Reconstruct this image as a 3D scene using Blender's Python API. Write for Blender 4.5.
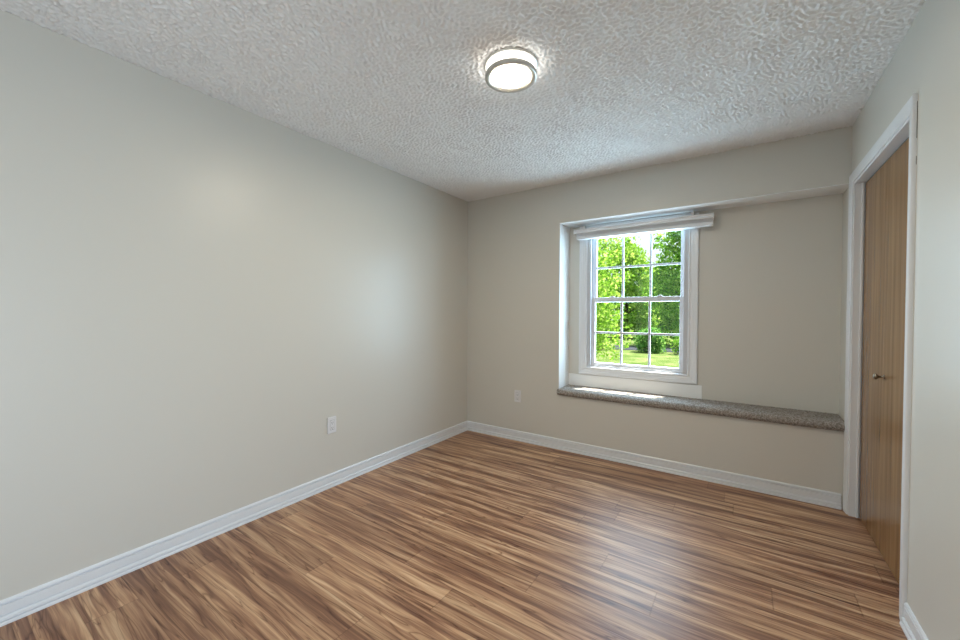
import bpy, bmesh, math, random
import numpy as np
from mathutils import Vector, Matrix

for o in list(bpy.data.objects):
    bpy.data.objects.remove(o, do_unlink=True)
SC = bpy.context.scene
COL = SC.collection

# ------------------------------------------------------------------ camera
F_PX, YAW, PITCH, ROLL = 386.12, 0.59641, -0.01631, 0.00341
CAM = Vector((2.43245, -3.34588, 1.24607))
cy, sy, cp, sp = math.cos(YAW), math.sin(YAW), math.cos(PITCH), math.sin(PITCH)
fwd = Vector((-sy * cp, cy * cp, sp)); rgt = Vector((cy, sy, 0)); up = rgt.cross(fwd)
cr, sr = math.cos(ROLL), math.sin(ROLL)
rgt, up = cr * rgt + sr * up, -sr * rgt + cr * up
cam_data = bpy.data.cameras.new('camera')
cam_data.sensor_fit = 'HORIZONTAL'; cam_data.sensor_width = 36.0
cam_data.lens = F_PX / 960 * 36.0
cam_data.clip_start = 0.05; cam_data.clip_end = 300
cam = bpy.data.objects.new('camera', cam_data); COL.objects.link(cam)
m = Matrix((rgt, up, -fwd)).transposed().to_4x4(); m.translation = CAM
cam.matrix_world = m
SC.camera = cam

# ------------------------------------------------------------------ view / world / lights
SC.view_settings.view_transform = 'Standard'
SC.view_settings.look = 'None'
SC.view_settings.exposure = 0.0
SC.view_settings.gamma = 1.0
SC.view_settings.use_curve_mapping = False

SKY_STRENGTH = 2.2
world = bpy.data.worlds.new('sky'); SC.world = world; world.use_nodes = True
wn = world.node_tree.nodes; wl = world.node_tree.links; wn.clear()
w_out = wn.new('ShaderNodeOutputWorld'); w_bg = wn.new('ShaderNodeBackground')
w_tc = wn.new('ShaderNodeTexCoord'); w_sep = wn.new('ShaderNodeSeparateXYZ'); w_rmp = wn.new('ShaderNodeValToRGB')
wl.new(w_tc.outputs['Generated'], w_sep.inputs[0]); wl.new(w_sep.outputs['Z'], w_rmp.inputs[0])
w_e = w_rmp.color_ramp.elements      # hazy horizon, far brighter sky higher up
w_e[0].position = 0.0; w_e[0].color = (0.44, 0.49, 0.52, 1)
w_e[1].position = 0.34; w_e[1].color = (0.70, 0.86, 1.05, 1)
w_k = w_e.new(0.20); w_k.color = (0.50, 0.57, 0.62, 1)
wl.new(w_rmp.outputs[0], w_bg.inputs[0]); wl.new(w_bg.outputs[0], w_out.inputs[0])
w_bg.inputs[1].default_value = SKY_STRENGTH

SUN_DIR = Vector((-0.22, -0.35, -1.0)).normalized()
sun_d = bpy.data.lights.new('sun', 'SUN'); sun_d.energy = 24; sun_d.angle = 0.009; sun_d.color = (1, 0.95, 0.86)
sun = bpy.data.objects.new('sun', sun_d); COL.objects.link(sun)
sun.rotation_euler = SUN_DIR.to_track_quat('-Z', 'Y').to_euler()
sun.location = (4, 6, 12)

# daylight entering through the window in the recess
win_d = bpy.data.lights.new('window_daylight', 'AREA'); win_d.shape = 'RECTANGLE'; win_d.size = 0.76; win_d.size_y = 1.22
win_d.energy = 38; win_d.color = (0.53, 0.77, 1.0)
wlt = bpy.data.objects.new('window_daylight', win_d); COL.objects.link(wlt)
wlt.location = (1.642, 0.372, 1.37); wlt.rotation_euler = (math.radians(-90), 0, 0)

# weak fill lamp added outside a made-up rear window (behind the camera)
rear_d = bpy.data.lights.new('rear_fill_light', 'AREA'); rear_d.shape = 'RECTANGLE'
rear_d.size = 1.9; rear_d.size_y = 1.4; rear_d.energy = 1.5; rear_d.color = (0.95, 0.97, 1.0)
rear = bpy.data.objects.new('rear_fill_light', rear_d); COL.objects.link(rear)
rear.location = (1.5, -4.62, 1.5); rear.rotation_euler = (math.radians(90), 0, 0)

# added fill lamp behind a made-up doorway (beside the camera), brightens the left wall
side_fill_d = bpy.data.lights.new('side_fill_light', 'AREA'); side_fill_d.shape = 'RECTANGLE'
side_fill_d.size = 0.70; side_fill_d.size_y = 1.8; side_fill_d.energy = 13.5; side_fill_d.color = (0.66, 0.83, 1.0); side_fill_d.spread = math.radians(115)
side_fill = bpy.data.objects.new('side_fill_light', side_fill_d); COL.objects.link(side_fill)
side_fill.location = (3.20, -3.78, 0.98); side_fill.rotation_euler = (math.radians(90), 0, math.radians(90))

LAMP_WATTS = 16.5

# ------------------------------------------------------------------ helpers
def link(o): COL.objects.link(o); return o

def obj(name, bm, mat, parent=None, smooth=False):
    bmesh.ops.recalc_face_normals(bm, faces=bm.faces[:])
    me = bpy.data.meshes.new(name); bm.to_mesh(me); bm.free()
    me.materials.append(mat)
    if smooth:
        for p in me.polygons: p.use_smooth = True
    o = link(bpy.data.objects.new(name, me))
    if parent is not None:
        o.parent = parent
    return o

def thing(name, label, cat, loc=(0, 0, 0), group=None):
    o = link(bpy.data.objects.new(name, None)); o.location = loc
    o.empty_display_size = 0.1
    return tag(o, label, cat, group)

def tag(o, label, cat, group=None, kind=None):
    o['label'] = label; o['category'] = cat
    if group: o['group'] = group
    if kind: o['kind'] = kind
    return o

def structure(o, label, cat): return tag(o, label, cat, None, 'structure')

def bx(bm, a, b, bev=0.0, seg=2):
    a = Vector(a); b = Vector(b)
    r = bmesh.ops.create_cube(bm, size=1.0)
    vs = r['verts']
    for v in vs:
        v.co = Vector(((a.x + b.x) / 2 + v.co.x * (b.x - a.x), (a.y + b.y) / 2 + v.co.y * (b.y - a.y), (a.z + b.z) / 2 + v.co.z * (b.z - a.z)))
    if bev > 0:
        es = list({e for v in vs for e in v.link_edges})
        bmesh.ops.bevel(bm, geom=es, offset=bev, segments=seg, profile=0.5, affect='EDGES')
    return bm

def box(a, b, bev=0.0, seg=2): return bx(bmesh.new(), a, b, bev, seg)

def loft(bm, rings, closed_ring=True, caps=True, closed_path=False):
    """rings: list of point lists of the same length."""
    R = [[bm.verts.new(p) for p in r] for r in rings]
    n = len(R[0]); cnt = len(R)
    for i in range(cnt if closed_path else cnt - 1):
        A, B = R[i], R[(i + 1) % cnt]
        for k in range(n if closed_ring else n - 1):
            bm.faces.new((A[k], A[(k + 1) % n], B[(k + 1) % n], B[k]))
    if caps and not closed_path:
        bm.faces.new(R[0]); bm.faces.new(list(reversed(R[-1])))
    return bm

def lathe(bm, prof, c, n=64, closed=False):
    """prof: (r, z) points around a vertical axis at c."""
    rings = []
    for k in range(n):
        a = 2 * math.pi * k / n
        rings.append([(c[0] + r * math.cos(a), c[1] + r * math.sin(a), c[2] + z) for r, z in prof])
    R = [[bm.verts.new(p) for p in r] for r in rings]
    m_ = len(prof)
    for i in range(n):
        A, B = R[i], R[(i + 1) % n]
        for k in range(m_ if closed else m_ - 1):
            bm.faces.new((A[k], A[(k + 1) % m_], B[(k + 1) % m_], B[k]))
    bmesh.ops.remove_doubles(bm, verts=bm.verts[:], dist=1e-6)
    return bm

def tube(bm, pts, rads, n=8):
    rings = []
    for i, p in enumerate(pts):
        p = Vector(p)
        d = (Vector(pts[min(i + 1, len(pts) - 1)]) - Vector(pts[max(i - 1, 0)])).normalized()
        s = d.orthogonal().normalized() if i == 0 else (s - d * s.dot(d)).normalized()
        t = d.cross(s)
        rings.append([p + rads[i] * (math.cos(2 * math.pi * k / n) * s + math.sin(2 * math.pi * k / n) * t) for k in range(n)])
    return loft(bm, rings)

# ------------------------------------------------------------------ materials
def mat(name, col, rough=0.5, metal=0.0, spec=0.5):
    m_ = bpy.data.materials.new(name); m_.use_nodes = True
    b = m_.node_tree.nodes['Principled BSDF']
    b.inputs['Base Color'].default_value = (*col, 1); b.inputs['Roughness'].default_value = rough
    b.inputs['Metallic'].default_value = metal; b.inputs['Specular IOR Level'].default_value = spec
    return m_

class NT:
    def __init__(s, m_): s.t = m_.node_tree; s.b = s.t.nodes.get('Principled BSDF')
    def n(s, kind, **kw):
        nd = s.t.nodes.new('ShaderNode' + kind)
        for k, v in kw.items():
            if k.startswith('i_'):
                key = k[2:].replace('_', ' ')
                nd.inputs[int(key) if key.isdigit() else key].default_value = v
            else: setattr(nd, k, v)
        return nd
    def l(s, a, b): s.t.links.new(a, b)
    def math(s, op, a, b=None, c=None):
        nd = s.t.nodes.new('ShaderNodeMath'); nd.operation = op
        for i, v in enumerate((a, b, c)):
            if v is None: continue
            if isinstance(v, (int, float)): nd.inputs[i].default_value = v
            else: s.l(v, nd.inputs[i])
        return nd.outputs[0]
    def ramp(s, fac, stops, interp='LINEAR'):
        nd = s.t.nodes.new('ShaderNodeValToRGB'); s.l(fac, nd.inputs[0]); e = nd.color_ramp.elements
        nd.color_ramp.interpolation = interp
        while len(e) < len(stops): e.new(0.5)
        for q, (p, c) in zip(e, stops):
            q.position = p; q.color = (*c, 1) if len(c) == 3 else c
        return nd.outputs[0]
    def mix(s, fac, a, b, blend='MIX'):
        nd = s.t.nodes.new('ShaderNodeMix'); nd.data_type = 'RGBA'; nd.blend_type = blend
        for sock, v in ((nd.inputs[0], fac), (nd.inputs[6], a), (nd.inputs[7], b)):
            if isinstance(v, (int, float)): sock.default_value = v
            elif isinstance(v, tuple): sock.default_value = (*v, 1) if len(v) == 3 else v
            else: s.l(v, sock)
        return nd.outputs[2]
    def bump(s, h, strength, dist):
        nd = s.n('Bump', i_Strength=strength, i_Distance=dist); s.l(h, nd.inputs['Height']); s.l(nd.outputs[0], s.b.inputs['Normal'])

def wall_paint(name, col, rough=0.36, spec=0.5):
    m_ = mat(name, col, rough, 0, spec); t = NT(m_)
    tc = t.n('TexCoord'); nz = t.n('TexNoise', i_Scale=140.0, i_Detail=3.0)
    t.l(tc.outputs['Object'], nz.inputs['Vector'])
    t.bump(nz.outputs[0], 0.10, 0.002)
    return m_

M = {}
M['wall'] = wall_paint('wall_paint', (0.67, 0.645, 0.585))
M['white'] = mat('white_trim_paint', (0.80, 0.81, 0.83), 0.30)
M['liner'] = wall_paint('white_recess_paint', (0.90, 0.905, 0.90), 0.55)
M['vinyl'] = mat('white_vinyl', (0.82, 0.83, 0.86), 0.32)
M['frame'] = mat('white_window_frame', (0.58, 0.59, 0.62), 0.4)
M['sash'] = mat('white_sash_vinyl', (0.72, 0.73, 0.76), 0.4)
M['blind'] = mat('white_blind_plastic', (0.80, 0.81, 0.83), 0.35)
M['plate'] = mat('white_outlet_plastic', (0.78, 0.77, 0.78), 0.35)
M['gap'] = mat('grey_plastic_gap', (0.32, 0.32, 0.33), 0.6)
M['slot'] = mat('dark_slot', (0.05, 0.05, 0.05), 0.6)
M['nickel'] = mat('brushed_nickel', (0.60, 0.59, 0.56), 0.42, 1.0)
M['bronze'] = mat('dark_bronze', (0.26, 0.22, 0.17), 0.24, 1.0)
M['caulk'] = mat('grey_caulk_gap', (0.10, 0.10, 0.09), 0.8)

def make_ceiling():
    m_ = mat('textured_ceiling', (0.90, 0.90, 0.895), 0.85, 0, 0.25); t = NT(m_)
    tc = t.n('TexCoord')
    a = t.n('TexNoise', i_Scale=160.0, i_Detail=2.0); t.l(tc.outputs['Object'], a.inputs['Vector'])
    t.bump(a.outputs[0], 0.25, 0.003)
    return m_
M['ceiling'] = make_ceiling()

def make_floor():
    m_ = mat('wood_laminate', (0.3, 0.2, 0.12), 0.30, 0, 0.36); t = NT(m_)
    tc = t.n('TexCoord'); sep = t.n('SeparateXYZ'); t.l(tc.outputs['Object'], sep.inputs[0])
    x, y = sep.outputs[0], sep.outputs[1]
    PW, PL = 0.165, 1.22
    row = t.math('FLOOR', t.math('DIVIDE', y, PW))
    wn_ = t.n('TexWhiteNoise', noise_dimensions='1D'); t.l(row, wn_.inputs['W'])
    xs = t.math('ADD', t.math('DIVIDE', x, PL), wn_.outputs['Value'])
    colid = t.math('FLOOR', xs)
    cid = t.n('CombineXYZ'); t.l(row, cid.inputs[0]); t.l(colid, cid.inputs[1])
    pr = t.n('TexWhiteNoise', noise_dimensions='2D'); t.l(cid.outputs[0], pr.inputs['Vector'])
    prs = t.n('SeparateColor'); t.l(pr.outputs['Color'], prs.inputs[0])
    # per plank shifted grain space
    gx = t.math('MULTIPLY_ADD', prs.outputs[0], 37.0, x)
    gy = t.math('MULTIPLY_ADD', prs.outputs[1], 11.0, y)
    rx = t.math('MULTIPLY_ADD', wn_.outputs['Value'], 37.0, x)
    def grain(sx, sy_, scale, det, dist, rough=0.55, yy=None, xx=None):
        c = t.n('CombineXYZ'); t.l(t.math('MULTIPLY', xx if xx else gx, sx), c.inputs[0]); t.l(t.math('MULTIPLY', yy if yy else gy, sy_), c.inputs[1])
        n_ = t.n('TexNoise', i_Scale=scale, i_Detail=det, i_Distortion=dist, i_Roughness=rough); t.l(c.outputs[0], n_.inputs['Vector'])
        return n_.outputs[0]
    warp = grain(1.5, 7.0, 1.0, 2.0, 0.3, yy=y, xx=rx)
    gyw = t.math('MULTIPLY_ADD', t.math('SUBTRACT', warp, 0.5), 0.045, gy)
    big = grain(0.62, 13.0, 1.6, 3.0, 0.5, yy=t.math('MULTIPLY_ADD', t.math('SUBTRACT', warp, 0.5), 0.045, y), xx=rx)
    mid = grain(1.6, 42.0, 1.8, 4.0, 0.4, yy=gyw)
    fine = grain(3.0, 210.0, 2.0, 3.0, 0.0, 0.6, yy=gyw)
    band = t.math('SINE', t.math('ADD', t.math('MULTIPLY', gyw, 120.0), t.math('MULTIPLY', big, 20.0)))
    f = t.math('ADD', t.math('MULTIPLY', big, 0.68), t.math('MULTIPLY', mid, 0.32))
    f = t.math('MULTIPLY_ADD', band, 0.020, f)
    base = t.ramp(f, [(0.34, (0.165, 0.076, 0.046)), (0.44, (0.275, 0.140, 0.083)), (0.50, (0.400, 0.220, 0.128)), (0.57, (0.55, 0.335, 0.195)), (0.66, (0.70, 0.48, 0.30))])
    wl_ = t.math('ABSOLUTE', t.math('SUBTRACT', grain(0.7, 13.0, 1.7, 2.0, 0.8, yy=gyw), 0.5))
    line = t.ramp(wl_, [(0.0, (0.40, 0.33, 0.30)), (0.012, (0.8, 0.76, 0.74)), (0.035, (1, 1, 1))])
    base = t.mix(0.85, base, line, 'MULTIPLY')
    fr = t.ramp(fine, [(0.3, (0.82, 0.80, 0.78)), (0.65, (1.08, 1.08, 1.08))])
    base = t.mix(0.8, base, fr, 'MULTIPLY')
    tone = t.ramp(prs.outputs[2], [(0.0, (0.88, 0.86, 0.85)), (1.0, (1.10, 1.09, 1.07))])
    base = t.mix(1.0, base, tone, 'MULTIPLY')
    # seams
    fy = t.math('FRACT', t.math('DIVIDE', y, PW)); ey = t.math('MULTIPLY', t.math('MINIMUM', fy, t.math('SUBTRACT', 1.0, fy)), PW)
    fx = t.math('FRACT', xs); ex = t.math('MULTIPLY', t.math('MINIMUM', fx, t.math('SUBTRACT', 1.0, fx)), PL)
    e = t.math('MINIMUM', ey, ex)
    seam = t.ramp(e, [(0.0, (0.70, 0.66, 0.64)), (0.0013, (1, 1, 1))])
    base = t.mix(1.0, base, seam, 'MULTIPLY')
    t.l(base, t.b.inputs['Base Color'])
    rr = t.math('MULTIPLY_ADD', fine, 0.12, 0.32); t.l(rr, t.b.inputs['Roughness'])
    hs = t.ramp(e, [(0.0, (0, 0, 0)), (0.003, (1, 1, 1))])
    hh = t.math('MULTIPLY_ADD', fine, 0.25, hs)
    t.bump(hh, 0.25, 0.0015)
    return m_
M['floor'] = make_floor()

def make_door_wood():
    m_ = mat('closet_door_veneer', (0.25, 0.15, 0.08), 0.26, 0, 0.36); t = NT(m_)
    tc = t.n('TexCoord'); mp = t.n('Mapping'); t.l(tc.outputs['Object'], mp.inputs[0]); mp.inputs['Scale'].default_value = (20, 26, 0.8)
    n1 = t.n('TexNoise', i_Scale=1.0, i_Detail=4.0, i_Distortion=0.6); t.l(mp.outputs[0], n1.inputs['Vector'])
    mp2 = t.n('Mapping'); t.l(tc.outputs['Object'], mp2.inputs[0]); mp2.inputs['Scale'].default_value = (120, 170, 3.0)
    n2 = t.n('TexNoise', i_Scale=1.0, i_Detail=3.0); t.l(mp2.outputs[0], n2.inputs['Vector'])
    f = t.math('MULTIPLY_ADD', n2.outputs[0], 0.35, t.math('MULTIPLY', n1.outputs[0], 0.65))
    c = t.ramp(f, [(0.30, (0.170, 0.083, 0.031)), (0.5, (0.275, 0.146, 0.060)), (0.70, (0.360, 0.208, 0.094))])
    t.l(c, t.b.inputs['Base Color'])
    return m_
M['door'] = make_door_wood()

def make_carpet():
    m_ = mat('taupe_carpet', (0.3, 0.27, 0.24), 0.95, 0, 0.1); t = NT(m_)
    tc = t.n('TexCoord'); n1 = t.n('TexNoise', i_Scale=260.0, i_Detail=3.0, i_Roughness=0.7); t.l(tc.outputs['Object'], n1.inputs['Vector'])
    n2 = t.n('TexNoise', i_Scale=90.0, i_Detail=2.0); t.l(tc.outputs['Object'], n2.inputs['Vector'])
    f = t.math('MULTIPLY_ADD', n2.outputs[0], 0.4, t.math('MULTIPLY', n1.outputs[0], 0.6))
    c = t.ramp(f, [(0.36, (0.13, 0.105, 0.085)), (0.5, (0.34, 0.30, 0.265)), (0.62, (0.60, 0.56, 0.52))])
    t.l(c, t.b.inputs['Base Color']); t.bump(f, 1.0, 0.008)
    return m_
M['carpet'] = make_carpet()

def make_glass():
    m_ = bpy.data.materials.new('window_glass'); m_.use_nodes = True; t = NT(m_); nt = m_.node_tree; nt.nodes.clear()
    out = t.n('OutputMaterial'); tr = t.n('BsdfTransparent'); gl = t.n('BsdfGlossy', i_Roughness=0.02); mx = t.n('MixShader')
    fr = t.n('Fresnel', i_IOR=1.45); tr.inputs[0].default_value = (0.97, 0.985, 0.98, 1)
    geo = t.n('NewGeometry')   # reflect at the front faces only: the pane does not bend light
    t.l(t.math('MULTIPLY', t.math('MULTIPLY', fr.outputs[0], 0.9), t.math('SUBTRACT', 1.0, geo.outputs['Backfacing'])), mx.inputs[0]); t.l(tr.outputs[0], mx.inputs[1]); t.l(gl.outputs[0], mx.inputs[2]); t.l(mx.outputs[0], out.inputs[0])
    return m_
M['glass'] = make_glass()

def make_lamp_glow(name, col, strength):
    m_ = mat(name, (0.9, 0.9, 0.88), 0.4)
    b = m_.node_tree.nodes['Principled BSDF']
    b.inputs['Emission Color'].default_value = (*col, 1); b.inputs['Emission Strength'].default_value = strength
    return m_
M['diffuser'] = make_lamp_glow('lit_lamp_diffuser', (1.0, 0.95, 0.86), 4.0)
M['drum'] = make_lamp_glow('lit_lamp_drum', (1.0, 0.95, 0.86), 5.0)

def make_leaf(name, dark, light, bright):
    m_ = bpy.data.materials.new(name); m_.use_nodes = True; t = NT(m_); nt = m_.node_tree; nt.nodes.clear()
    out = t.n('OutputMaterial'); g = t.n('NewGeometry')
    K = 1.0
    c = t.ramp(g.outputs['Random Per Island'], [(p, tuple(K * v for v in q)) for p, q in ((0.0, dark), (0.55, light), (1.0, bright))])
    d = t.n('BsdfDiffuse'); tr = t.n('BsdfTranslucent'); mx = t.n('MixShader', i_0=0.55)
    t.l(c, d.inputs[0]); t.l(c, tr.inputs[0]); t.l(d.outputs[0], mx.inputs[1]); t.l(tr.outputs[0], mx.inputs[2]); t.l(mx.outputs[0], out.inputs[0])
    return m_
M['leaf_yellow'] = make_leaf('yellow_green_leaves', (0.10, 0.24, 0.02), (0.27, 0.46, 0.05), (0.55, 0.68, 0.18))
M['leaf_green'] = make_leaf('fresh_green_leaves', (0.07, 0.20, 0.02), (0.22, 0.44, 0.05), (0.48, 0.64, 0.15))
M['leaf_dark'] = make_leaf('dark_green_leaves', (0.04, 0.14, 0.02), (0.13, 0.31, 0.06), (0.30, 0.50, 0.12))
M['bark'] = mat('grey_brown_bark', (0.03, 0.024, 0.02), 0.9, 0, 0.1)
M['siding'] = mat('outside_siding', (0.6, 0.6, 0.58), 0.8)
M['asphalt'] = mat('blue_grey_asphalt', (0.02, 0.023, 0.03), 0.85, 0, 0.2)

def make_grass():
    m_ = mat('lawn_grass', (0.25, 0.4, 0.08), 0.9, 0, 0.1); t = NT(m_)
    tc = t.n('TexCoord'); n1 = t.n('TexNoise', i_Scale=1.3, i_Detail=6.0, i_Roughness=0.65); t.l(tc.outputs['Object'], n1.inputs['Vector'])
    n2 = t.n('TexNoise', i_Scale=14.0, i_Detail=4.0); t.l(tc.outputs['Object'], n2.inputs['Vector'])
    f = t.math('MULTIPLY_ADD', n2.outputs[0], 0.4, t.math('MULTIPLY', n1.outputs[0], 0.6))
    t.l(t.ramp(f, [(0.38, (0.028, 0.060, 0.007)), (0.5, (0.068, 0.105, 0.020)), (0.62, (0.150, 0.160, 0.066))]), t.b.inputs['Base Color'])
    return m_
M['grass'] = make_grass()

# ------------------------------------------------------------------ room shell
W, H, YB = 2.993, 2.44, -4.30         # inner width, height, rear wall
OUT = 0.35                            # outer face of the window wall
AX, AZ0, AZ1, AY = 1.040, 0.500, 2.080, 0.240    # recess: left side, bottom, top, depth
DY0, DY1, DZ = -0.080, -1.052, 2.062             # closet opening
EY0, EY1, EZ = -4.18, -3.38, 2.03                  # unseen doorway beside the camera, added to let the fill lamp in
T = 0.12

floor = obj('floor', box((-T, YB - T, -0.12), (W + 1.2, OUT, 0.0)), M['floor'])
structure(floor, 'wood-look laminate floor with long brown and tan streaked planks', 'floor')
# ceiling slab with the stomped plaster texture modelled on its underside
bm = box((-T, YB - T, H + 0.004), (W + 1.2, OUT, H + 0.14))
ceil = obj('ceiling', bm, M['ceiling'])
def plaster(x0, x1, y0, y1, step, seed):
    nx, ny = int((x1 - x0) / step) + 1, int((y1 - y0) / step) + 1
    rng = np.random.default_rng(seed)
    fx, fy = np.meshgrid(np.fft.fftfreq(nx, step), np.fft.fftfreq(ny, step), indexing='ij')
    fr = np.hypot(fx, fy)
    def band(lam, bw):
        g = np.fft.ifft2(np.fft.fft2(rng.normal(size=(nx, ny))) * np.exp(-((fr - 1 / lam) / (bw / lam)) ** 2)).real
        return g / g.std()
    f = band(0.0235, 0.40) + 0.35 * band(0.016, 0.35); f /= f.std()
    amp = np.clip(0.95 + 0.12 * band(0.35, 0.6), 0.7, 1.2)
    h = 1 / (1 + np.exp(-3.2 * (f - 0.15)))                      # rounded worm-like ridges
    z = H + 0.003 - PLASTER * amp * h
    xs = np.linspace(x0, x1, nx); ys = np.linspace(y0, y1, ny)
    V = np.empty((nx, ny, 3)); V[..., 0] = xs[:, None]; V[..., 1] = ys[None, :]; V[..., 2] = z
    idx = np.arange(nx * ny).reshape(nx, ny)
    F = np.stack([idx[:-1, :-1], idx[:-1, 1:], idx[1:, 1:], idx[1:, :-1]], -1).reshape(-1, 4)
    return V.reshape(-1, 3), F
PLASTER = 0.0085
pv, pf = plaster(-0.01, W + 0.01, YB - 0.01, 0.01, 0.005, 4)
nb_ = len(ceil.data.vertices)
bv = np.empty(nb_ * 3); ceil.data.vertices.foreach_get('co', bv)
bf = [tuple(p.vertices) for p in ceil.data.polygons]
cme = bpy.data.meshes.new('ceiling')
cme.from_pydata(np.vstack([bv.reshape(-1, 3), pv]).tolist(), [], bf + [tuple(q) for q in (pf + nb_).tolist()])
cme.polygons.foreach_set('use_smooth', [False] * len(bf) + [True] * len(pf))
cme.materials.append(M['ceiling']); ceil.data = cme
structure(ceil, 'white stomp-textured ceiling around the round light', 'ceiling')
structure(obj('wall_left', box((-T, YB, 0), (0, OUT, H)), M['wall']), 'long plain beige wall on the left side of the room', 'wall')

WX0, WX1, WZ0, WZ1 = 1.642 - 0.425, 1.642 + 0.425, 0.715, 2.030   # hole of the window
bm = bmesh.new()
bx(bm, (0, 0, 0), (AX, OUT, H))
bx(bm, (AX, 0, AZ1), (W, OUT, H)); bx(bm, (AX, 0, 0), (W, OUT, AZ0))
bx(bm, (AX, AY, AZ0), (WX0, OUT, AZ1)); bx(bm, (WX1, AY, AZ0), (W, OUT, AZ1))
bx(bm, (WX0, AY, AZ0), (WX1, OUT, WZ0)); bx(bm, (WX0, AY, WZ1), (WX1, OUT, AZ1))
structure(obj('wall_back', bm, M['wall']), 'beige far wall with a wide shallow recess around the window', 'wall')

bm = bmesh.new()
bx(bm, (W, DY0, 0), (W + T, OUT, H)); bx(bm, (W, EY1, 0), (W + T, DY1, H)); bx(bm, (W, YB - T, 0), (W + T, EY0, H)); bx(bm, (W, EY0, EZ), (W + T, EY1, H)); bx(bm, (W, DY1, DZ), (W + T, DY0, H))
structure(obj('wall_right', bm, M['wall']), 'beige wall on the right with the closet opening', 'wall')

bm = bmesh.new()
RX0, RX1, RZ0, RZ1 = 0.60, 2.40, 0.85, 2.15
bx(bm, (0, YB - T, 0), (RX0, YB, H)); bx(bm, (RX1, YB - T, 0), (W, YB, H))
bx(bm, (RX0, YB - T, 0), (RX1, YB, RZ0)); bx(bm, (RX0, YB - T, RZ1), (RX1, YB, H))
structure(obj('wall_rear', bm, M['wall']), 'beige wall behind the camera with an added plain window', 'wall')
bm = bmesh.new()
bx(bm, (W + 0.63, DY1 - 0.1, 0), (W + 0.75, DY0 + 0.1, H)); bx(bm, (W + T, DY0, 0), (W + 0.63, DY0 + 0.1, H)); bx(bm, (W + T, DY1 - 0.1, 0), (W + 0.63, DY1, H))
structure(obj('wall_closet', bm, M['wall']), 'plain inner walls of the closet behind the bifold doors', 'wall')

# white liner of the recess: left side and soffit
bm = bmesh.new()
bx(bm, (AX, 0.0005, AZ0), (AX + 0.003, AY, AZ1)); bx(bm, (AX, 0.0005, AZ1 - 0.003), (W, AY, AZ1))
structure(obj('trim_1', bm, M['liner']), 'white painted side and top of the recess around the window', 'trim')

# apron board under the window casing
structure(obj('trim_2', box((AX + 0.0035, AY - 0.006, 0.50), (2.170, AY + 0.0, 0.672), 0.003), M['liner']),
          'smooth off-white apron strip between the window casing and the carpeted ledge', 'trim')

# ------------------------------------------------------------------ baseboards
BASE = [(0, 0), (0.020, 0), (0.020, 0.0085), (0.0165, 0.0130), (0.0085, 0.0132), (0.0085, 0.0172), (0.0150, 0.0176), (0.0150, 0.0270), (0.0110, 0.0325), (0.0040, 0.0330),
        (0.0040, 0.0386), (0.0095, 0.0392), (0.0095, 0.0752), (0.0015, 0.0760), (0.0015, 0.0830), (0.0088, 0.0838), (0.0080, 0.0890), (0.0040, 0.0950), (0, 0.0962)]
def baseboard(name, rings, label):
    bm = bmesh.new(); loft(bm, rings); structure(obj(name, bm, M['white']), label, 'baseboard')
baseboard('baseboard_left', [[(t, YB + 0.0, z) for t, z in BASE], [(t, -t, z) for t, z in BASE]], 'white ridged baseboard along the long left wall')
baseboard('baseboard_back', [[(t, -t, z) for t, z in BASE], [(W - 0.0205, -t, z) for t, z in BASE]], 'white ridged baseboard along the far wall below the window')
baseboard('baseboard_right', [[(W - t, DY1 - 0.0665, z) for t, z in BASE], [(W - t, EY1 + 0.07, z) for t, z in BASE]], 'short white ridged baseboard on the right wall beside the closet')

# ------------------------------------------------------------------ closet casing, jamb, doors
def sweep_rect(bm, prof, path, plane, closed):
    """prof: (u, v): u outward from the opening, v out of the wall; path: [(a, b, da, db)] corner plus outward diagonal."""
    rings = [[plane(a + u * da, b + u * db, v) for u, v in prof] for a, b, da, db in path]
    return loft(bm, rings, closed_path=closed)

CAS = [(0, 0), (0, 0.0065), (0.003, 0.0085), (0.012, 0.0086), (0.016, 0.0100), (0.028, 0.0118), (0.038, 0.0134), (0.046, 0.0150), (0.0525, 0.0150), (0.056, 0.0130), (0.058, 0.0085), (0.058, 0)]
pl_right = lambda a, b, v: (W - v, a, b)
trim3 = thing('trim_3', 'white moulded casing and jamb framing the closet opening', 'trim', (W, (DY0 + DY1) / 2, 0)); trim3['kind'] = 'structure'
def under(parent, o):
    o.parent = parent; o.matrix_parent_inverse = Matrix.Translation(-parent.location); return o
bm = bmesh.new()
rv = 0.006
sweep_rect(bm, CAS, [(DY0 + rv, 0, 1, 0), (DY0 + rv, DZ + rv - 0.006, 1, 1), (DY1 - rv, DZ + rv - 0.006, -1, 1), (DY1 - rv, 0, -1, 0)], pl_right, False)
under(trim3, obj('casing', bm, M['white']))
bm = bmesh.new()
JD = 0.115
bx(bm, (W - 0.0005, DY0 - 0.012, 0), (W + JD, DY0 + 0.0, DZ)); bx(bm, (W - 0.0005, DY1, 0), (W + JD, DY1 + 0.012, DZ)); bx(bm, (W - 0.0005, DY1 + 0.012, DZ - 0.012), (W + JD, DY0 - 0.012, DZ))
under(trim3, obj('jamb', bm, M['white']))
bm = bmesh.new()
bx(bm, (W + 0.032, DY0 - 0.021, 0), (W + 0.043, DY0 - 0.012, DZ - 0.012), 0.002)
under(trim3, obj('door_stop', bm, M['white']))
bm = bmesh.new()
for k in range(22):
    z = 0.16 + 0.0886 * k + 0.012 * math.sin(k * 2.3); h = 0.018 + 0.024 * ((k * 7) % 5) / 5
    if z + h < 2.11 and k > 18: bx(bm, (W - 0.0016, DY1 - rv - 0.0590, z), (W - 0.0001, DY1 - rv - 0.0580, z + h + (0.05 if k > 19 else 0)))
under(trim3, obj('caulk_gap', bm, M['caulk']))

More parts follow.
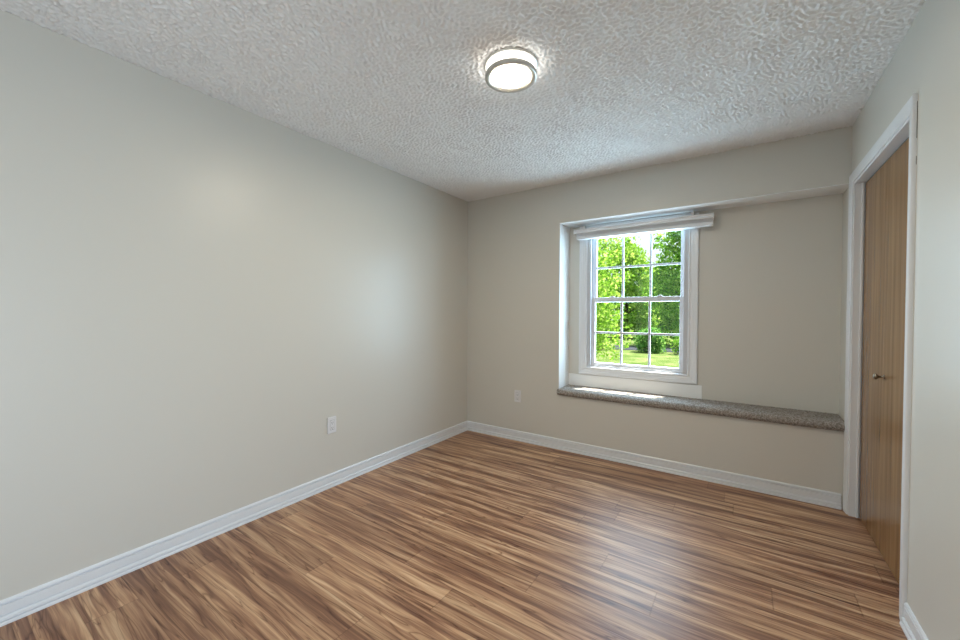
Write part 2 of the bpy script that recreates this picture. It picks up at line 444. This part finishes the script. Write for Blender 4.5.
door = thing('door_1', 'brown wood bifold closet door with two flat panels', 'door', (W + 0.06, (DY0 + DY1) / 2, 0)); door['kind'] = 'structure'
DX = W + 0.047; ymid = (DY0 + DY1) / 2 + 0.045
pan_far = under(door, obj('door_panel', box((DX, ymid + 0.0003, 0.012), (DX + 0.030, DY0 - 0.024, DZ - 0.022), 0.0008), M['door']))
pan_near = under(door, obj('door_panel', box((DX, DY1 + 0.016, 0.012), (DX + 0.030, ymid - 0.0003, DZ - 0.022), 0.0008), M['door']))
bm = bmesh.new()
kp = [(0.0, 0.0), (0.011, 0.0), (0.011, 0.002), (0.0055, 0.005), (0.0045, 0.014), (0.0060, 0.020), (0.012, 0.025), (0.0155, 0.030), (0.0150, 0.036), (0.010, 0.0405), (0, 0.042)]
lathe(bm, kp, (0, 0, 0), 32)
bmesh.ops.rotate(bm, verts=bm.verts[:], cent=(0, 0, 0), matrix=Matrix.Rotation(math.radians(-90), 3, 'Y'))
bmesh.ops.translate(bm, verts=bm.verts[:], vec=(DX, ymid - 0.022, 0.928))
kn = obj('knob', bm, M['bronze'], smooth=True)
kn.parent = pan_near
kn['label'] = 'small round dark metal knob'
bm = box((DX + 0.004, DY1 + 0.014, DZ - 0.020), (DX + 0.026, DY0 - 0.014, DZ - 0.012))
under(door, obj('track', bm, M['caulk']))

trim4 = thing('trim_4', 'white casing around the unseen doorway added beside the camera', 'trim', (W, (EY0 + EY1) / 2, 0)); trim4['kind'] = 'structure'
bm = bmesh.new()
sweep_rect(bm, CAS, [(EY1 + rv, 0, 1, 0), (EY1 + rv, EZ, 1, 1), (EY0 - rv, EZ, -1, 1), (EY0 - rv, 0, -1, 0)], pl_right, False)
under(trim4, obj('casing', bm, M['white']))

# ------------------------------------------------------------------ window
CX = 1.642
win = thing('window_1', 'white double-hung window with six-pane sashes in the recess', 'window', (CX, AY, 0.677)); win['kind'] = 'structure'
pl_back = lambda a, b, v: (a, AY - v, b)
WC = [(0, 0), (0, 0.008), (0.004, 0.011), (0.010, 0.011), (0.014, 0.008), (0.020, 0.0085), (0.030, 0.012), (0.038, 0.0125), (0.042, 0.016), (0.056, 0.018), (0.066, 0.019), (0.071, 0.017), (0.072, 0)]
hx, z0, z1 = 0.423, 0.749, 2.000
bm = bmesh.new()
sweep_rect(bm, WC, [(CX - hx, z0, -1, -1), (CX + hx, z0, 1, -1), (CX + hx, z1, 1, 1), (CX - hx, z1, -1, 1)], pl_back, True)
under(win, obj('window_casing', bm, M['white']))
bm = bmesh.new()   # frame: jambs with track ribs, head, sloped sill
y0, y1 = AY - 0.002, 0.348
for s in (-1, 1):
    a, b = sorted((CX + s * 0.425, CX + s * 0.398)); bx(bm, (a, y0, WZ0), (b, y1, WZ1))
    a, b = sorted((CX + s * 0.400, CX + s * 0.388)); bx(bm, (a, y0 + 0.002, WZ0), (b, y0 + 0.026, WZ1), 0.002)
bx(bm, (CX - 0.398, y0, 2.000), (CX + 0.398, y1, WZ1))
bx(bm, (CX - 0.398, y0, WZ0), (CX + 0.398, y1, 0.745)); bx(bm, (CX - 0.398, y0 + 0.012, 0.745), (CX + 0.398, y0 + 0.024, 0.752), 0.002)
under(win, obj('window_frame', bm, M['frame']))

def sash(name, ya, yb, zb, zt, gb, gt, row, lift):
    s_ = bmesh.new(); gx0, gx1 = CX - 0.355, CX + 0.357; ox = 0.397
    bx(s_, (CX - ox, ya, zb), (gx0, yb, zt), 0.003); bx(s_, (gx1, ya, zb), (CX + ox, yb, zt), 0.003)
    bx(s_, (gx0, ya, zb), (gx1, yb, gb), 0.003); bx(s_, (gx0, ya, gt), (gx1, yb, zt), 0.003)
    ym = (ya + yb) / 2
    if lift: bx(s_, (CX - 0.30, ya - 0.010, zb + 0.012), (CX + 0.30, ya + 0.002, zb + 0.020), 0.002)
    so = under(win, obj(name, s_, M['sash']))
    g = obj('glass_pane', box((gx0 - 0.004, ym - 0.002, gb - 0.004), (gx1 + 0.004, ym + 0.002, gt + 0.004)), M['glass']); g.parent = so
    w3 = (gx1 - gx0) / 3
    for k in (1, 2):
        xc = gx0 + w3 * k
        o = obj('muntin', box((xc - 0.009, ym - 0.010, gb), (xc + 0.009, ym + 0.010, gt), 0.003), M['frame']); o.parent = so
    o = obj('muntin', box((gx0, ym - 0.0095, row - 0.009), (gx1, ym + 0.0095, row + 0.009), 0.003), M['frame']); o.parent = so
    return so
sash('sash', 0.270, 0.302, 0.745, 1.400, 0.792, 1.358, 1.073, True)
sash('sash', 0.308, 0.340, 1.358, 2.000, 1.402, 1.962, 1.680, False)
for xo in (-0.20, 0.20):   # sash locks
    bm = bmesh.new(); bx(bm, (CX + xo - 0.022, 0.274, 1.400), (CX + xo + 0.022, 0.298, 1.406), 0.002); bx(bm, (CX + xo - 0.006, 0.268, 1.405), (CX + xo + 0.018, 0.290, 1.412), 0.002)
    under(win, obj('sash_lock', bm, M['vinyl']))

# made-up window in the rear wall (behind the camera), put in for the fill
w2 = thing('added_window', 'plain white window added in the wall behind the camera', 'window', ((RX0 + RX1) / 2, YB, RZ0)); w2['kind'] = 'structure'
bm = bmesh.new()
bx(bm, (RX0, YB - 0.09, RZ0), (RX0 + 0.05, YB - 0.03, RZ1)); bx(bm, (RX1 - 0.05, YB - 0.09, RZ0), (RX1, YB - 0.03, RZ1))
bx(bm, (RX0 + 0.05, YB - 0.09, RZ0), (RX1 - 0.05, YB - 0.03, RZ0 + 0.05)); bx(bm, (RX0 + 0.05, YB - 0.09, RZ1 - 0.05), (RX1 - 0.05, YB - 0.03, RZ1))
under(w2, obj('window_frame', bm, M['vinyl']))
under(w2, obj('glass_pane', box((RX0 + 0.05, YB - 0.062, RZ0 + 0.05), (RX1 - 0.05, YB - 0.058, RZ1 - 0.05)), M['glass']))

# ------------------------------------------------------------------ raised blind in front of the window head
bl = thing('window_blind', 'white raised blind with a ridged headrail across the top of the window', 'blind', (1.685, 0.17, 1.935))
def hprof(pts, xa, xb):
    bm = bmesh.new(); return loft(bm, [[(xa, y, z) for y, z in pts], [(xb, y, z) for y, z in pts]])
HR = [(0.205, 1.988), (0.126, 1.988), (0.121, 1.991), (0.119, 1.997), (0.122, 2.002), (0.127, 2.005), (0.127, 2.018), (0.124, 2.022), (0.124, 2.027), (0.130, 2.030), (0.205, 2.030)]
under(bl, obj('headrail', hprof(HR, 1.130, 2.240), M['blind']))
bm = bmesh.new()
for k in range(3):
    zt_ = 1.9885 - 0.0085 * k
    loft(bm, [[(xx, 0.195, zt_ - 0.0005), (xx, 0.137, zt_ - 0.0005), (xx, 0.131, zt_ - 0.004), (xx, 0.137, zt_ - 0.008), (xx, 0.195, zt_ - 0.008)] for xx in (1.152, 2.236)])
under(bl, obj('stacked_slats', bm, M['blind']))
under(bl, obj('bottom_rail', box((1.150, 0.128, 1.937), (2.238, 0.196, 1.9625), 0.004), M['blind']))
for xa in (1.1275, 2.2385):
    under(bl, obj('end_cap', box((xa, 0.1185, 1.9875), (xa + 0.003, 0.206, 2.031), 0.001), M['blind']))
for xa in (1.20, 2.085):
    under(bl, obj('bracket', box((xa, 0.150, 2.030), (xa + 0.022, 0.222, 2.064), 0.001), M['blind']))

# ------------------------------------------------------------------ carpeted ledge
random.seed(3)
bm = bmesh.new()
LT, LB, LF = 0.562, 0.499, -0.034
prof = []
for k in range(10): prof.append((0.239 - (0.239 - 0.008) * k / 9, LT - 0.003 * (k / 9)))
for k in range(1, 12):
    a = math.pi / 2 - (math.pi) * k / 12 * 1.0
    prof.append((LF + 0.034 - 0.034 * math.cos(math.pi / 2 - a) if False else 0.004 - 0.038 * math.sin(math.pi * k / 12) ** 0.8, (LT + LB - 0.003) / 2 + (LT - 0.003 - LB) / 2 * math.cos(math.pi * k / 12)))
prof += [(0.0, LB), (0.0, LB + 0.0015), (0.239, LB + 0.0015)]
NX = 300
xa, xb = 1.030, 2.9875
rings = []
for i in range(NX + 1):
    xx = xa + (xb - xa) * i / NX
    e = min(1.0, min(xx - xa, 0.03) / 0.016)
    rg = []
    for j, (y, z) in enumerate(prof):
        n_ = 0.0 if j >= len(prof) - 3 else random.uniform(-0.0013, 0.0013)
        ins = (1 - e) * 0.010 if y < 0.02 else 0.0
        if y > 0.001: xx2 = max(xx, AX + 0.0035)
        else: xx2 = xx
        rg.append((xx2, y + n_ * (1 if y < 0.03 else 0) + ins * (1 if y < 0 else 0), z + n_ - (1 - e) * 0.004 * (1 if z > 0.53 else -1)))
    rings.append(rg)
loft(bm, rings)
led = obj('carpeted_ledge', bm, M['carpet'])
tag(led, 'long taupe carpet-covered ledge with a rounded front below the window', 'ledge')

# ------------------------------------------------------------------ outlets
def outlet(loc, rz, label):
    """built facing -y, at loc, turned by rz"""
    t = thing('wall_outlet', label, 'outlet', loc); t.rotation_euler = (0, 0, rz)
    obj('cover_plate', box((-0.035, -0.0105, -0.0575), (0.035, 0.0, 0.0575), 0.0025, 3), M['plate'], t)
    r_ = obj('receptacle', box((-0.0165, -0.0122, -0.0335), (0.0165, -0.010, 0.0335), 0.001), M['plate'], t)
    obj('recess_line', box((-0.0182, -0.0108, -0.0352), (0.0182, -0.0100, 0.0352)), M['gap'], t)
    bm = bmesh.new()
    for s in (-1, 1):
        for dx in (-0.006, 0.006): bx(bm, (dx - 0.0011, -0.0125, s * 0.018 - 0.0045), (dx + 0.0011, -0.0121, s * 0.018 + 0.0045))
        bx(bm, (-0.0024, -0.0125, s * 0.018 - 0.0125), (0.0024, -0.0121, s * 0.018 - 0.0085))
    obj('slots', bm, M['slot'], r_)
    for s in (-1, 1):
        bm = bmesh.new(); lathe(bm, [(0, 0), (0.0032, 0), (0.0026, 0.0012), (0, 0.0014)], (0, 0, 0), 16)
        bmesh.ops.rotate(bm, verts=bm.verts[:], cent=(0, 0, 0), matrix=Matrix.Rotation(math.radians(90), 3, 'X'))
        bmesh.ops.translate(bm, verts=bm.verts[:], vec=(0, -0.0104, s * 0.0475)); obj('screw', bm, M['plate'], t)
    return t
outlet((0.0, -1.660, 0.445), math.radians(90), 'white electrical outlet low on the long left wall')
outlet((0.616, 0.0, 0.437), 0, 'white electrical outlet low on the far wall left of the window recess')

# ------------------------------------------------------------------ ceiling light
LC = (1.500, -1.716, H)
lt = thing('ceiling_light', 'round flush ceiling light with two nickel rings, switched on', 'lamp', LC)
def lpart(name, prof, m_, closed=True, n=72):
    bm = bmesh.new(); lathe(bm, prof, (0, 0, 0), n, closed); return obj(name, bm, m_, lt, True)
lpart('ceiling_ring', [(0.100, 0), (0.127, 0), (0.1275, -0.003), (0.127, -0.011), (0.1245, -0.0125), (0.100, -0.0125)], M['nickel'])
lpart('drum_shade', [(0.117, -0.0125), (0.1195, -0.014), (0.1195, -0.0445), (0.117, -0.046), (0.113, -0.046), (0.113, -0.0125)], M['drum'])
lpart('lower_ring', [(0.0960, -0.0590), (0.0990, -0.0640), (0.1190, -0.0662), (0.1230, -0.0645), (0.1245, -0.0610), (0.1245, -0.0490), (0.1230, -0.0460), (0.0960, -0.0460)], M['nickel'])
lpart('diffuser', [(0.0, -0.0595), (0.06, -0.0590), (0.0955, -0.0577), (0.0955, -0.047), (0.0, -0.047)], M['diffuser'], False)
lamp_d = bpy.data.lights.new('ceiling_lamp', 'AREA'); lamp_d.shape = 'DISK'; lamp_d.size = 0.19
lamp_d.energy = LAMP_WATTS; lamp_d.color = (1.0, 0.88, 0.68)
lamp_o = link(bpy.data.objects.new('ceiling_lamp', lamp_d)); lamp_o.location = (LC[0], LC[1], H - 0.0610)
for k in range(3):
    a = math.radians(-40 + 120 * k); ca, sa = math.cos(a), math.sin(a)
    bm = bmesh.new(); tube(bm, [(0.1215 * ca, 0.1215 * sa, -0.0120), (0.1215 * ca, 0.1215 * sa, -0.0470)], [0.0022, 0.0022], 10)
    obj('strut', bm, M['nickel'], lt, True)

# ------------------------------------------------------------------ outside
GZ = -0.50
lawn = obj('lawn', box((-60, OUT + 0.0, GZ - 0.2), (60, 16.2, GZ)), M['grass'])
structure(lawn, 'sunlit green lawn outside the window', 'lawn')
road = obj('road', box((-70, 16.2, GZ - 0.2), (60, 18.6, GZ + 0.02)), M['asphalt'])
structure(road, 'blue-grey road at the far edge of the lawn', 'road')
ver = obj('verge', box((-90, 18.6, GZ - 0.2), (60, 90.0, GZ)), M['grass'])
structure(ver, 'grass beyond the road', 'lawn')
structure(obj('roof_eave', box((-1.0, OUT - 0.001, 2.30), (4.6, 0.61, 2.42)), M['siding']), 'roof overhang outside above the window', 'eave')
structure(obj('foundation', box((-T, OUT - 0.1, GZ - 0.2), (W + T, OUT, -0.12)), M['siding']), 'house base below the floor', 'wall')

def leaf_mesh(name, blobs, count, size, m_, parent, rng):
    wts = np.array([b[3] * b[4] * b[5] for b in blobs]) ** 0.75; wts /= wts.sum()
    V = np.zeros((count * 4, 3)); idx = rng.choice(len(blobs), count, p=wts)
    B = np.array(blobs)[idx]
    d = rng.normal(size=(count, 3)); d /= np.linalg.norm(d, axis=1)[:, None]
    r = rng.uniform(0.25, 1.0, count) ** 0.6
    c = B[:, :3] + d * r[:, None] * B[:, 3:6]
    a = rng.normal(size=(count, 3)); a[:, 2] -= 0.35; a /= np.linalg.norm(a, axis=1)[:, None]
    b = np.cross(a, rng.normal(size=(count, 3))); b /= np.linalg.norm(b, axis=1)[:, None]
    n_ = np.cross(a, b)
    s = (size * rng.uniform(0.6, 1.35, count))[:, None]
    V[0::4] = c - a * s * 0.6; V[1::4] = c + b * s * 0.38 + n_ * s * 0.10; V[2::4] = c + a * s * 0.6; V[3::4] = c - b * s * 0.38 + n_ * s * 0.10
    me = bpy.data.meshes.new(name)
    me.from_pydata(V.tolist(), [], [(4 * i, 4 * i + 1, 4 * i + 2, 4 * i + 3) for i in range(count)])
    me.materials.append(m_)
    o = link(bpy.data.objects.new(name, me)); o.parent = parent
    return o

def tree(kind, label, base, h, crown, count, size, m_, seed, trunk=0.12, low=0.3, group=None, cat='tree'):
    """crown = (rx, ry, z_low, z_high) relative to the base; blobs fill that volume."""
    rng = np.random.default_rng(seed); rnd = random.Random(seed)
    t = thing(kind, label, cat, base, group)
    rx, ry, zl, zh = crown; blobs = []; bm = bmesh.new()
    top = Vector((rnd.uniform(-.3, .3), rnd.uniform(-.3, .3), h * 0.85))
    pts = [(0, 0, -0.05), (top.x * .3, top.y * .3, h * .28), (top.x * .6 + rnd.uniform(-.12, .12), top.y * .6, h * .55), tuple(top)]
    tube(bm, pts, [trunk * 1.25, trunk, trunk * .7, trunk * .2], 9)
    nb = 26
    for k in range(nb):
        a = 2.399 * k + rnd.uniform(-.3, .3); q = (k + .5) / nb
        zz = zl + (zh - zl) * q
        prof = math.sqrt(max(0.08, 1 - abs(2 * q - 0.85) ** 2.0 / 1.4))
        rr = rnd.uniform(0.35, 0.9) * prof
        c = (rx * rr * math.cos(a), ry * rr * math.sin(a), zz)
        br = rnd.uniform(0.20, 0.34)
        blobs.append((*c, rx * br + .25, ry * br + .25, (zh - zl) * br * 0.42 + .18))
        if k % 2 == 0 and trunk > 0.03:
            zs = max(h * .2, zz * 0.75 - .15); f = zs / (h * .85)
            st = Vector((top.x * f, top.y * f, zs))
            mid_ = (st * .5 + Vector(c) * .5) + Vector((0, 0, .12))
            tube(bm, [st, mid_, c], [trunk * .38, trunk * .25, trunk * .08], 6)
    leaf_mesh('foliage', blobs, count, size, m_, t, rng)
    obj('trunk', bm, M['bark'], t, True)
    return t

tree('leafy_tree', 'bright yellow-green leafy tree on the lawn, the nearest one, left of the window view', (-2.75, 9.6, GZ), 5.6, (2.35, 1.8, 0.95, 6.2), 11500, 0.108, M['leaf_yellow'], 5, 0.11)
tree('leafy_tree', 'fresh green leafy tree beyond the road seen through the right of the window', (-0.1, 20.8, GZ), 5.6, (2.3, 1.5, 0.3, 6.9), 10000, 0.16, M['leaf_green'], 8, 0.12)
tree('leafy_tree', 'yellow-green tree beyond the road in the middle of the window view', (-4.6, 26.0, GZ), 6.0, (2.5, 1.6, 0.5, 6.6), 9000, 0.19, M['leaf_yellow'], 11, 0.14)
tree('leafy_tree', 'green tree beyond the road at the left edge of the window view', (-6.6, 21.2, GZ), 6.6, (2.0, 1.5, 0.4, 7.6), 9000, 0.17, M['leaf_green'], 12, 0.14)
tree('leafy_tree', 'dark leafy tree far behind the others', (-13.6, 38.0, GZ), 7.6, (4.2, 3.0, 0.3, 7.0), 8000, 0.32, M['leaf_dark'], 14, 0.3)
tree('leafy_tree', 'second dark leafy tree far behind, further right', (-3.6, 37.0, GZ), 6.6, (4.2, 3.0, 0.3, 5.6), 8000, 0.32, M['leaf_dark'], 17, 0.3)
tree('leafy_tree', 'pale green leafy tree far behind on the left', (-23.0, 42.0, GZ), 9.0, (4.6, 3.5, 0.3, 8.6), 8000, 0.36, M['leaf_green'], 21, 0.3)
tree('shrub', 'low round yellow-green shrub at the edge of the lawn on the left', (-3.75, 15.6, GZ), 1.0, (0.75, 0.40, 0.05, 0.95), 2600, 0.10, M['leaf_yellow'], 31, 0.03, cat='shrub')
tree('shrub', 'low dark green shrub at the edge of the lawn right of the middle', (-1.05, 15.6, GZ), 1.2, (0.62, 0.40, 0.05, 0.95), 2600, 0.10, M['leaf_dark'], 33, 0.03, cat='shrub')
tree('shrub', 'low fresh green shrub at the edge of the lawn on the right', (0.75, 15.7, GZ), 1.2, (0.75, 0.40, 0.05, 0.90), 2600, 0.10, M['leaf_green'], 35, 0.03, cat='shrub')
